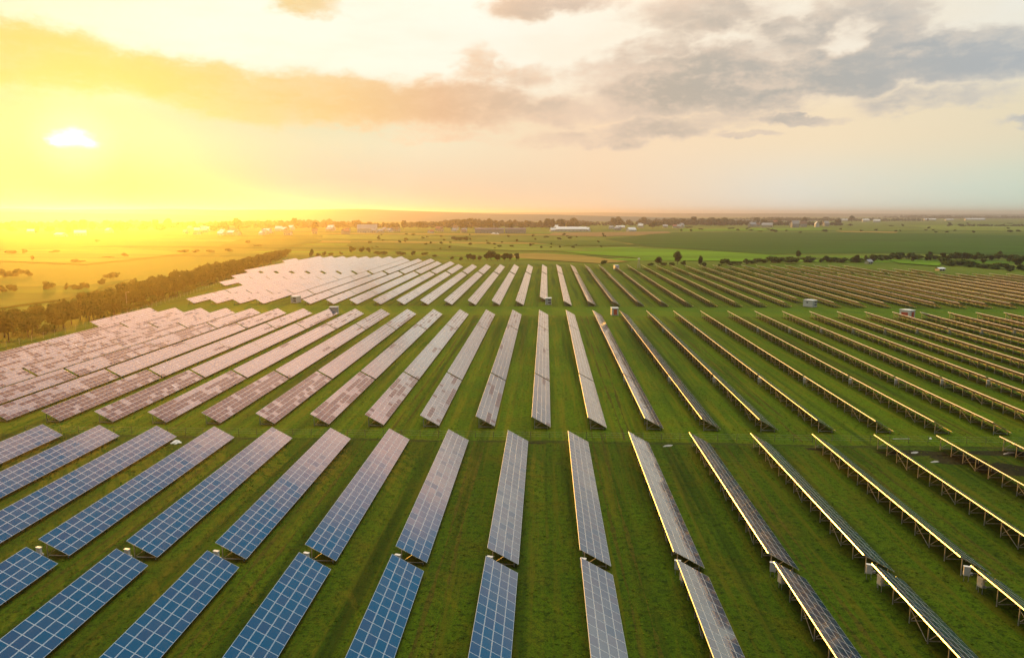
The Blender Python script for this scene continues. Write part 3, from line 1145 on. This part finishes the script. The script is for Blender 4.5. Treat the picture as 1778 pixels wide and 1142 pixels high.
def mast(px, py, h):
    p = G(px, py)
    root = link('lattice_mast', None, None, (p.x, p.y, 0))
    legs = [(-1, -1), (1, -1), (1, 1), (-1, 1)]
    for sx, sy in legs:
        b = MB()
        b.bar((sx * 0.9, sy * 0.9, 0), (sx * 0.35, sy * 0.35, h), 0.12)
        kid('leg', b.mesh('leg', M_STEEL), root)
    b = MB()
    for k in range(5):
        for (a, c), (d, e) in zip(legs, legs[1:] + legs[:1]):
            w = lambda t: 0.9 - 0.55 * t
            t0, t1 = k / 5, (k + 1) / 5
            b.bar((a * w(t0), c * w(t0), h * t0), (d * w(t1), e * w(t1), h * t1), 0.06)
    kid('lattice', b.mesh('lattice', M_STEEL), root)
    b = MB()
    b.box((0, 0, h + 0.35), (1.5, 1.5, 0.7))
    b.tube((0, 0, h + 0.7), (0, 0, h + 1.0), 0.7, 0.1, 8)
    kid('tank', b.mesh('tank', M_WHITE), root)
    return tag(root, 'pale grey lattice tower left of the two round trees beyond the panels', 'tower')


mast(1109, 466, 6.6)


def heap(x, y, rx, ry, h, name, label, m, seed):
    rnd = random.Random(seed)
    mb = MB()
    n, rings = 12, 4
    for r in range(rings):
        t = r / rings
        for k in range(n):
            a = 2 * math.pi * k / n
            q = (1 - t) ** 0.7 * rnd.uniform(0.8, 1.15)
            mb.v.append((rx * q * math.cos(a), ry * q * math.sin(a), h * t * rnd.uniform(0.85, 1.1)))
    mb.v.append((0, 0, h))
    for r in range(rings - 1):
        for k in range(n):
            mb.f.append((r * n + k, r * n + (k + 1) % n, (r + 1) * n + (k + 1) % n, (r + 1) * n + k))
    for k in range(n):
        mb.f.append(((rings - 1) * n + k, (rings - 1) * n + (k + 1) % n, n * rings))
    mb.m = [0] * len(mb.f)
    o = link(name, mb.mesh(name, m), None, (x, y, 0.03), (0, 0, 0.4))
    return tag(o, label, 'heap')


p = G(306, 769)
heap(p.x, p.y, 0.95, 0.7, 0.6, 'tarp_heap', 'small bright white tarp heap beside the end of a blue table on the left', M_TARP, 1)
p = G(1615.5, 762)
heap(p.x, p.y, 0.28, 0.22, 0.3, 'pale_stone', 'single pale stone on the grass behind the wire fence at right', M_TARP, 2)
for k, (px, py, w, lab) in enumerate(((1160, 774, 1.0, 'pale rubble beside dark soil behind the pale middle table'), (1588, 786, 0.9, 'pale rubble on the wet soil at right, nearest the fence'),
                                      (1623, 802, 0.9, 'pale rubble at the elbow of the dark soil strip at right'), (1752, 787, 1.5, 'pale flattened rubble pile at the right edge of the track'))):
    p = G(px, py)
    heap(p.x, p.y, w, 0.35, 0.22, 'rubble_heap', lab, M_CONC, 10 + k)
for k, (px, py, L) in enumerate(((475, 757, 3.5), (1565, 763, 3.0))):
    p = G(px, py)
    mb = MB()
    mb.tube((-L / 2, 0, 0.08), (L / 2, 0.25, 0.08), 0.07, 0.07, 8)
    tag(link('plastic_pipe', mb.mesh('plastic_pipe', M_PIPE), None, (p.x, p.y, 0.03)),
        ['pale pipe lying on the grass left, behind a blue table end', 'pale pipe lying on the grass right, behind the wire fence'][k], 'pipe')


# ------------------------------------------------------------------ trees and bushes
def crown_mesh(name, seed, rx, rz, z0, leaves, leaf, lobes, m):
    rnd = random.Random(seed)
    L = []
    for k in range(lobes):
        a = rnd.uniform(0, 6.28)
        q = rnd.uniform(0.15, 0.72)
        zc = z0 + rz * rnd.uniform(0.45, 1.65)
        fall = 1.0 - 0.35 * abs((zc - z0) / (2 * rz) - 0.45) * 2
        L.append((rx * q * fall * math.cos(a), rx * q * fall * math.sin(a), zc, rnd.uniform(0.32, 0.58) * rx, rnd.uniform(0.30, 0.52) * rz))
    mb = MB()
    for k in range(leaves):
        cx, cy, cz, r, h = L[k % lobes]
        d = Vector((rnd.gauss(0, 1), rnd.gauss(0, 1), rnd.gauss(0, 1))).normalized()
        q = rnd.uniform(0.55, 1.08)
        c = Vector((cx + d.x * r * q, cy + d.y * r * q, cz + d.z * h * q))
        if c.z < z0 * 0.6:
            c.z = z0 * 0.6 + rnd.uniform(0, 0.2)
        n = (d + Vector((rnd.gauss(0, .5), rnd.gauss(0, .5), rnd.gauss(0, .5) + 0.3))).normalized()
        M = n.to_track_quat('Z', 'Y').to_matrix() @ Matrix.Rotation(rnd.uniform(0, 6.28), 3, 'Z')
        s = leaf * rnd.uniform(0.6, 1.3)
        mb.quad(*[c + M @ Vector(v) for v in ((-s, -s * .6, 0), (s * .2, -s * .8, 0.12 * s), (s, s * .5, 0), (-s * .3, s * .8, 0.1 * s))])
    return mb.mesh(name, m)


def trunk_mesh(h, r, seed):
    rnd = random.Random(seed)
    mb = MB()
    p = Vector((0, 0, -0.1))
    rr = r
    for k in range(4):
        q = p + Vector((rnd.gauss(0, .12), rnd.gauss(0, .12), h / 4))
        mb.tube(p, q, rr, rr * 0.8, 7)
        p, rr = q, rr * 0.8
    for k in range(5):
        a = rnd.uniform(0, 6.28)
        b = Vector((0, 0, h * rnd.uniform(0.55, 0.95)))
        mb.tube(b, b + Vector((math.cos(a) * h * .3, math.sin(a) * h * .3, h * .35)), rr * .7, rr * .25, 5)
    return mb.mesh('trunk', M_BARK)


TREES = []     # height 8 m prototypes
for k in range(5):
    rx = (2.6, 3.1, 2.3, 3.4, 2.8)[k]
    TREES.append((crown_mesh('crown', 20 + k, rx, (3.3, 3.0, 3.5, 3.0, 3.2)[k], 1.5, 1900, 0.30, 13 + k, M_LEAF), trunk_mesh(4.6, 0.2, 40 + k)))
FARTREES = [(crown_mesh('crown', 60 + k, (3.0, 3.8, 2.6, 4.2)[k], (3.2, 2.9, 3.6, 2.8)[k], 1.3, 480, 0.62, 12, M_LEAF), trunk_mesh(4.0, 0.2, 70 + k)) for k in range(4)]
BUSHES = [crown_mesh('bush', 80 + k, (1.3, 1.7, 1.1)[k], 0.75, 0.15, 520, 0.20, 9, M_LEAF2) for k in range(3)]
rt = random.Random(99)


def tree(x, y, h, label, group, name='broadleaf_tree', protos=None, wide=1.0):
    c, t = rt.choice(protos or TREES)
    s = h / 8.0
    root = link(name, None, None, (x, y, 0), (0, 0, rt.uniform(0, 6.28)), (s * wide * rt.uniform(0.9, 1.15), s * wide * rt.uniform(0.9, 1.15), s))
    link('crown', c, root)
    link('trunk', t, root)
    return tag(root, label, 'tree', group)


def bush(x, y, w, h, label, group):
    o = link('bush', rt.choice(BUSHES), None, (x, y, 0), (0, 0, rt.uniform(0, 6.28)), (w / 2.8, w / 2.8 * rt.uniform(0.7, 1.1), h / 1.7))
    return tag(o, label, 'bush', group)


# the shelter belt along the left boundary
BELT = [(60, -171), (150, -171), (218, -170), (267, -169), (350, -182), (525, -211), (648, -235), (700, -243)]
y = 165.0
while y < 690:
    xe = interp(y, BELT)
    taper = max(0.35, min(1.0, (760 - y) / 330))
    for r in range(3):
        x = xe - 1.0 - r * 6.0 * max(0.6, taper) + rt.gauss(0, 1.3)
        if r == 2 and rt.random() < 0.45:
            continue
        h = rt.uniform(7.2, 9.8) * (1.12 - 0.08 * r) * (0.62 + 0.38 * taper)
        tree(x, y + rt.gauss(0, 1.5), h, 'tree in the dense glowing belt along the left edge of the solar field', 'trees of the belt on the left', wide=1.15)
    y += 6.6
for k in range(58):
    y = rt.uniform(165, 660)
    x = interp(y, BELT) + rt.uniform(0.5, 3.0)
    bush(x, y, rt.uniform(3.5, 6.5), rt.uniform(2.4, 4.2), 'bush at the foot of the tree belt on the left', 'bushes under the left tree belt')


def treepx(px, py, hpx, label, group, wide=1.0, protos=None, name='broadleaf_tree'):
    p = G(px, py)
    return tree(p.x, p.y, hpx / ppm(p), label, group, name, protos, wide)


def bushpx(px, py, wpx, hpx, label, group):
    p = G(px, py)
    s = ppm(p)
    return bush(p.x, p.y, wpx / s, hpx / s, label, group)


for px, py, h, w in ((814, 452, 13, 1.0), (822, 453, 11, 1.3), (833, 453, 9, 1.4), (846, 452, 14, 1.1), (853, 452, 18, 1.1), (864, 453, 13, 1.2), (876, 453, 14, 1.1), (884, 453, 15, 1.1), (897, 453, 14, 1.0)):
    treepx(px, py, h, 'round tree in the clump behind the middle rows of pale tables', 'clump of trees behind the middle rows', w)
treepx(1143, 460, 15, 'broad dark tree between the lattice tower and the tallest tree', None, 1.25)
treepx(1176, 459, 23, 'tallest round tree beyond the panels, right of the broad dark tree', None, 1.0)
treepx(1216, 462, 18, 'slim tree standing alone right of the tallest round tree', None, 0.75)
treepx(1386, 448, 14, 'single dark tree rising above the bushes beyond the right rows', None, 0.9)
treepx(1766, 466, 20, 'leafy tree at the right edge beyond the last edge-on rows', None, 1.0)
treepx(1487, 456, 14, 'dark rounded tree left of the pale hut beyond right rows', None, 1.1)
for px, py, w, h in ((1130, 462, 12, 6), (1152, 462, 14, 7), (1167, 462, 12, 7), (1186, 461, 14, 9), (1222, 464, 12, 9), (1049, 460, 12, 9), (1250, 462, 10, 4), (1268, 461, 12, 5)):
    bushpx(px, py, w, h, 'low bush at the foot of the trees beyond the middle rows', 'bushes around the trees beyond the middle rows')
G_RB = 'bushes in the hedge beyond the right rows'
L_RB = 'dark bush in the long hedge beyond the edge-on right rows'
for line, n in ((((1255, 461), (1340, 457), (1420, 455), (1490, 455), (1560, 451)), 30), (((1550, 448), (1620, 451), (1700, 449), (1790, 452)), 26), (((1640, 459), (1700, 464), (1790, 472)), 20)):
    for k in range(n):
        t = k / (n - 1) * (len(line) - 1)
        i = min(int(t), len(line) - 2)
        a, b = line[i], line[i + 1]
        px = a[0] + (b[0] - a[0]) * (t - i) + rt.gauss(0, 4)
        py = a[1] + (b[1] - a[1]) * (t - i) + rt.gauss(0, 1.1)
        bushpx(px, py, rt.uniform(13, 30), rt.uniform(6, 12), L_RB, G_RB)
for k in range(16):
    treepx(rt.uniform(1500, 1780), rt.uniform(447, 458), rt.uniform(9, 14), 'small dark tree standing in the hedge beyond the right rows', 'trees in the hedge beyond the right rows', 1.2)
# left fields, in the glow
LG = 'bushes in the glowing left fields'
LL = 'hazy bush standing in the glowing orange field on the left'
for px, py, w, h in ((18, 441, 22, 7), (43, 440, 12, 8), (95, 439, 24, 5), (133, 456, 34, 6), (217, 446, 14, 7), (10, 482, 30, 16), (30, 481, 28, 15), (50, 480, 16, 12), (86, 504, 28, 17),
                     (116, 504, 14, 14), (132, 504, 22, 11), (147, 502, 16, 13), (195, 485, 24, 13), (5, 509, 16, 14), (20, 508, 18, 16), (178, 496, 16, 14), (232, 494, 14, 12),
                     (318, 439, 22, 6), (342, 438, 20, 5), (365, 438, 18, 5), (398, 437, 16, 6), (170, 420, 12, 5), (430, 423, 10, 6), (448, 428, 14, 4), (57, 452, 6, 9), (185, 448, 30, 3)):
    bushpx(px, py, w, h, LL, LG)
for px, py, w, h in ((541, 446, 10, 14), (552, 447, 12, 8), (563, 444, 14, 8), (575, 445, 9, 7), (612, 438, 16, 11), (628, 438, 16, 10), (640, 439, 10, 10), (655, 442, 16, 6), (668, 442, 18, 6),
                     (695, 443, 22, 7), (738, 443, 14, 5), (718, 444, 8, 9), (755, 446, 12, 4), (785, 450, 10, 5), (800, 452, 12, 6), (592, 442, 10, 5)):
    bushpx(px, py, w, h, 'bush on the grass behind the farthest pale tables', 'bushes behind the farthest pale tables')
for k in range(62):
    px = rt.uniform(640, 1060)
    py = rt.uniform(407, 433)
    bushpx(px, py, rt.uniform(4, 9), rt.uniform(2.2, 4.5), 'small dark bush dotted over the meadows before the village', 'bushes dotted over the far meadows')
for px, py in ((790, 417), (796, 418), (803, 418), (810, 418)):
    bushpx(px, py, 14, 7, 'small dark bush dotted over the meadows before the village', 'bushes dotted over the far meadows')
for k in range(48):
    px = rt.uniform(1180, 1778)
    py = rt.choice((rt.uniform(388, 394), rt.uniform(394, 405), rt.uniform(398, 403)))
    bushpx(px, py, rt.uniform(5, 14), rt.uniform(2.0, 4.5), 'tiny dark bush on the pale plain at far right', 'bushes on the plain at far right')


# ------------------------------------------------------------------ village
def house(px, py, wpx, hpx, rz, wm, rm, label, group=None, name='house', rise=0.45, depth=None, chimney=True):
    p = G(px, py)
    s = ppm(p)
    w, h = wpx / s, hpx / s
    d = depth or min(w * 0.8, 11)
    root = link(name, None, None, (p.x, p.y, 0), (0, 0, rz))
    wall_h = h * (1 - rise)
    b = MB()
    b.box((0, 0, wall_h / 2), (w, d, wall_h))
    for sx in (-1, 1):
        b.poly([(sx * w / 2, -d / 2, wall_h), (sx * w / 2, d / 2, wall_h), (sx * w / 2, 0, h)][::sx])
    link('wall', b.mesh('wall', wm), root)
    b = MB()
    o_ = 0.5
    e = o_ * (h - wall_h) / (d / 2)
    for sy in (-1, 1):
        q = [(-w / 2 - o_, sy * (d / 2 + o_), wall_h - e + .12), (w / 2 + o_, sy * (d / 2 + o_), wall_h - e + .12), (w / 2 + o_, 0, h + .12), (-w / 2 - o_, 0, h + .12)]
        b.poly(q[::-sy])
        b.poly([(x, y, z + 0.2) for x, y, z in q][::-sy])
    rf = link('roof', b.mesh('roof', rm), root)
    if chimney:
        b = MB()
        b.box((w * 0.2, 0, h + 0.5), (0.8, 0.8, 1.8))
        link('chimney', b.mesh('chimney', M_ROOFS[0]), rf)
    k = max(2, int(w / 4))
    b = MB()
    b.box((0, 0, 0), (1.1, 0.06, 1.3))
    wme = b.mesh('window', M_PANE)
    for i in range(min(k, 8)):
        link('window', wme, root, (-w / 2 + w * (i + 0.5) / min(k, 8), -d / 2 - 0.02, min(wall_h * 0.6, 2.0)))
    b = MB()
    b.box((w * 0.5 + 0.02, 0, 1.05), (0.06, 1.0, 2.1))
    link('door', b.mesh('door', M_WOOD), root)
    return tag(root, label, 'house' if name == 'house' else name.replace('_', ' '), group)


W, RO = M_WALLS, M_ROOFS
house(638, 404, 34, 14, 0.1, W[0], RO[1], 'large white house with grey roof before the village trees', rise=0.5)
house(850, 405, 50, 9, 0.05, W[2], RO[4], 'long dark purplish industrial hall at the village edge', name='industrial_hall', rise=0.25, depth=18, chimney=False)
house(895, 405, 36, 9, 0.05, W[2], RO[4], 'dark hall with a pale roof edge right of the long hall', name='industrial_hall', rise=0.2, depth=18, chimney=False)
house(992, 402, 52, 8, -0.02, W[0], RO[3], 'long bright white barn in the middle of the village', name='barn', rise=0.45, depth=16, chimney=False)
house(967, 397, 20, 6, 0.0, W[0], RO[3], 'short white-roofed shed behind the long white barn', name='barn', rise=0.5, depth=14, chimney=False)
house(960, 402, 10, 6, 0.4, W[0], RO[3], 'small white shed left of the long white barn', name='barn', rise=0.5, depth=9, chimney=False)
house(1018, 402, 12, 7, -0.5, W[0], RO[3], 'small white barn joined to the right of the long barn', name='barn', rise=0.5, depth=10, chimney=False)
house(1096, 402, 15, 7, 0.5, W[0], RO[3], 'white gabled shed alone right of the white barns', name='barn', rise=0.55, depth=12, chimney=False)
house(1077, 396, 15, 4, 0.0, W[0], RO[3], 'low white roof among trees right of the barns', name='barn', rise=0.5, depth=12, chimney=False)
house(1111, 394, 7, 7, 0.6, W[0], RO[1], 'small upright white house behind the gabled shed')
house(1306, 394, 15, 8, 0.6, W[2], RO[1], 'grey house with steep roof before the right trees')
house(1332, 395, 18, 8, -0.4, W[1], RO[1], 'cream house right of the grey steep-roofed house')
house(1380, 395, 13, 12, 0.2, W[2], RO[1], 'tall bluish house at the right of the village')
house(1395, 394, 11, 10, -0.3, W[2], RO[0], 'brown-roofed house between the bluish house and white gable')
house(1418, 394, 12, 9, 1.4, W[0], RO[3], 'bright white gable house at the right of the village')
house(1434, 393, 9, 9, 0.2, W[2], RO[1], 'small grey house right of the white gable house')
house(1465, 384, 12, 4, 0.1, W[0], RO[3], 'distant white house left of two more on the right plain')
house(1503, 385, 13, 5, 0.2, W[0], RO[3], 'distant white house in the middle of the right plain')
house(1522, 386, 11, 5, -0.2, W[0], RO[3], 'distant white house right of the middle one on the plain')
house(1614, 383, 20, 3.4, 0.0, W[0], RO[3], 'far low white building left of the longest white barn', name='barn', rise=0.4, depth=16, chimney=False)
house(1648, 383, 13, 2.8, 0.0, W[0], RO[3], 'short far white building just left of the longest barn', name='barn', rise=0.4, depth=16, chimney=False)
house(1692, 383, 33, 4.0, 0.0, W[0], RO[3], 'longest bright white barn on the plain at far right', name='barn', rise=0.4, depth=20, chimney=False)
house(1508, 458, 10, 7, 0.5, W[1], RO[1], 'pale hut among the bushes beyond the right rows', chimney=False)
house(1632, 470, 12, 5, 0.3, W[1], RO[3], 'low cream shed just beyond the right rows', rise=0.3, chimney=False)
for px, py, w, h, lab in ((140, 409, 18, 9, 'pale house in the sun glow, middle of the left village'), (106, 411, 22, 7, 'low pale house in the glow left of centre'), (55, 405, 12, 7, 'hazy house at the far left of the village'),
                          (190, 404, 12, 8, 'hazy pale house in the brightest part of the glow'), (362, 401, 14, 7, 'glowing white house below the orange round trees')):
    house(px, py, w, h, rt.uniform(-0.6, 0.6), W[0], RO[3], lab)
GV, LV = 'small houses in the left of the village', 'small hazy house among the trees in the left of the village'
for k in range(34):
    px = rt.uniform(300, 600)
    py = rt.uniform(399, 409)
    house(px, py, rt.uniform(7, 13), rt.uniform(6, 9), rt.uniform(-0.8, 0.8), rt.choice(W[:2]), rt.choice(RO[:4]), LV, GV)
GV, LV = 'small houses half hidden in the middle trees', 'small house half hidden by the trees in the middle of the village'
for k in range(16):
    px = rt.uniform(600, 850)
    py = rt.uniform(399, 405)
    house(px, py, rt.uniform(6, 10), rt.uniform(5, 8), rt.uniform(-0.8, 0.8), rt.choice(W), rt.choice(RO[:3]), LV, GV)
GV, LV = 'small houses at the foot of the right village trees', 'small pale house at the foot of the right part of the village tree line'
for k in range(16):
    px = rt.uniform(1050, 1460)
    py = interp(px, [(1050, 399), (1250, 394), (1460, 389)]) + rt.uniform(-3, 2)
    house(px, py, rt.uniform(7, 11), rt.uniform(5, 7.5), rt.uniform(-0.8, 0.8), rt.choice(W), rt.choice(RO[:4]), LV, GV)
# chimney stack of the hall
p = G(858, 405)
mb = MB()
mb.tube((0, 0, 0), (0, 0, 20), 0.9, 0.6, 10)
for z in (12, 15, 18):
    mb.tube((0, 0, z), (0, 0, z + 1.0), 0.95, 0.9, 10)
tag(link('chimney_stack', mb.mesh('chimney_stack', M_CONC), None, (p.x, p.y - 6, 0)), 'thin tall chimney standing before the long dark hall', 'chimney')
for k, (px, py, wv) in enumerate(((857, 406.5, 6.5), (864, 407, 4.0))):
    p = G(px, py)
    heap(p.x, p.y, wv, 3.0, 3.2, 'white_tank', ['larger white mound in front of the dark hall', 'smaller white mound right of the larger one before the hall'][k], M_TARP, 31 + k)

GT = 'trees between the village houses'
LT = 'tree in the long tree line of the village'
for k in range(112):
    px = rt.uniform(-20, 1480)
    base = interp(px, [(0, 404), (300, 400), (600, 400), (900, 397), (1150, 394), (1450, 388)])
    py = base + rt.uniform(-6, 3.5)
    hp = rt.uniform(9, 15) * interp(px, [(0, 1.15), (300, 1.25), (700, 1.0), (1200, 0.95), (1450, 0.8)])
    treepx(px, py, hp, LT, GT, 1.35, FARTREES)
for k in range(15):
    treepx(rt.uniform(945, 990) if k < 6 else rt.uniform(800, 860), rt.uniform(394, 398), rt.uniform(13, 17), 'taller dark tree behind the halls and barns', 'taller trees behind the halls', 1.2, FARTREES)

# far woods that read as one mass
def wood(name, x0, x1, py, dpx, seed, label, hm=16.0):
    """a far wood: hundreds of crowns seen as one mass"""
    rnd = random.Random(seed)
    mb = MB()
    a, b = G(x0, py), G(x1, py)
    far = G((x0 + x1) / 2, py - dpx)
    L = (b - a).length
    dep = min(900.0, far.y - a.y)
    n = int(min(1100, L / 1.9))
    for k in range(n):
        t = rnd.random()
        c = a.lerp(b, t)
        c.y += rnd.random() ** 1.5 * dep
        h = hm * rnd.uniform(0.6, 1.25) * (0.75 + 0.25 * math.sin(9 * t + seed))
        w = h * rnd.uniform(0.45, 0.8)
        rings = 4
        m0 = len(mb.v)
        for r in range(rings + 1):
            u = r / rings
            rr = w * (0.5, 0.95, 1.0, 0.7, 0.12)[r]
            for q in range(6):
                an = q * math.pi / 3 + rnd.uniform(-.3, .3)
                f = rnd.uniform(0.7, 1.2)
                mb.v.append((c.x + rr * f * math.cos(an), c.y + rr * f * math.sin(an), h * (0.1 + 0.9 * u) * rnd.uniform(0.92, 1.06)))
        for r in range(rings):
            for q in range(6):
                mb.f.append((m0 + r * 6 + q, m0 + r * 6 + (q + 1) % 6, m0 + (r + 1) * 6 + (q + 1) % 6, m0 + (r + 1) * 6 + q))
        mb.f.append(tuple(m0 + rings * 6 + q for q in range(6)))
    mb.m = [0] * len(mb.f)
    o = link(name, mb.mesh(name, M_WOODMASS))
    return tag(o, label, 'wood', kind='stuff')


wood('wood', -40, 520, 397, 6, 1, 'hazy wood behind the glowing left part of the village', 17)
wood('wood', 480, 980, 396, 5, 2, 'brownish wood behind the houses in the middle of the village', 19)
wood('wood', 980, 1480, 392, 5, 3, 'dark green wood behind the right part of the village', 19)
wood('wood', 1250, 1620, 384, 4, 4, 'blue-green wood on the plain beyond the white houses', 16)
wood('wood', 1600, 1800, 379.5, 3, 5, 'dark blue wood on the horizon at far right', 22)
wood('wood', 1690, 1800, 393, 0.6, 6, 'low dark strip of thicket on the plain at far right', 6)

# ------------------------------------------------------------------ air
mb = MB()
mb.box((0, 5500, 41), (32000, 20000, 86))
hm_ = bpy.data.materials.new('haze_air')
hm_.use_nodes = True
N = NT(hm_.node_tree)
N.n.clear()
o_ = N.node('ShaderNodeOutputMaterial')
pv = N.node('ShaderNodeVolumePrincipled')
pv.inputs['Color'].default_value = (1.0, 0.92, 0.84, 1)
pv.inputs['Density'].default_value = 0.000135
pv.inputs['Anisotropy'].default_value = 0.80
N.l.new(pv.outputs[0], o_.inputs['Volume'])
tag(link('haze', mb.mesh('haze', hm_)), kind='stuff', label='thin sunlit haze over the whole plain', cat='haze')
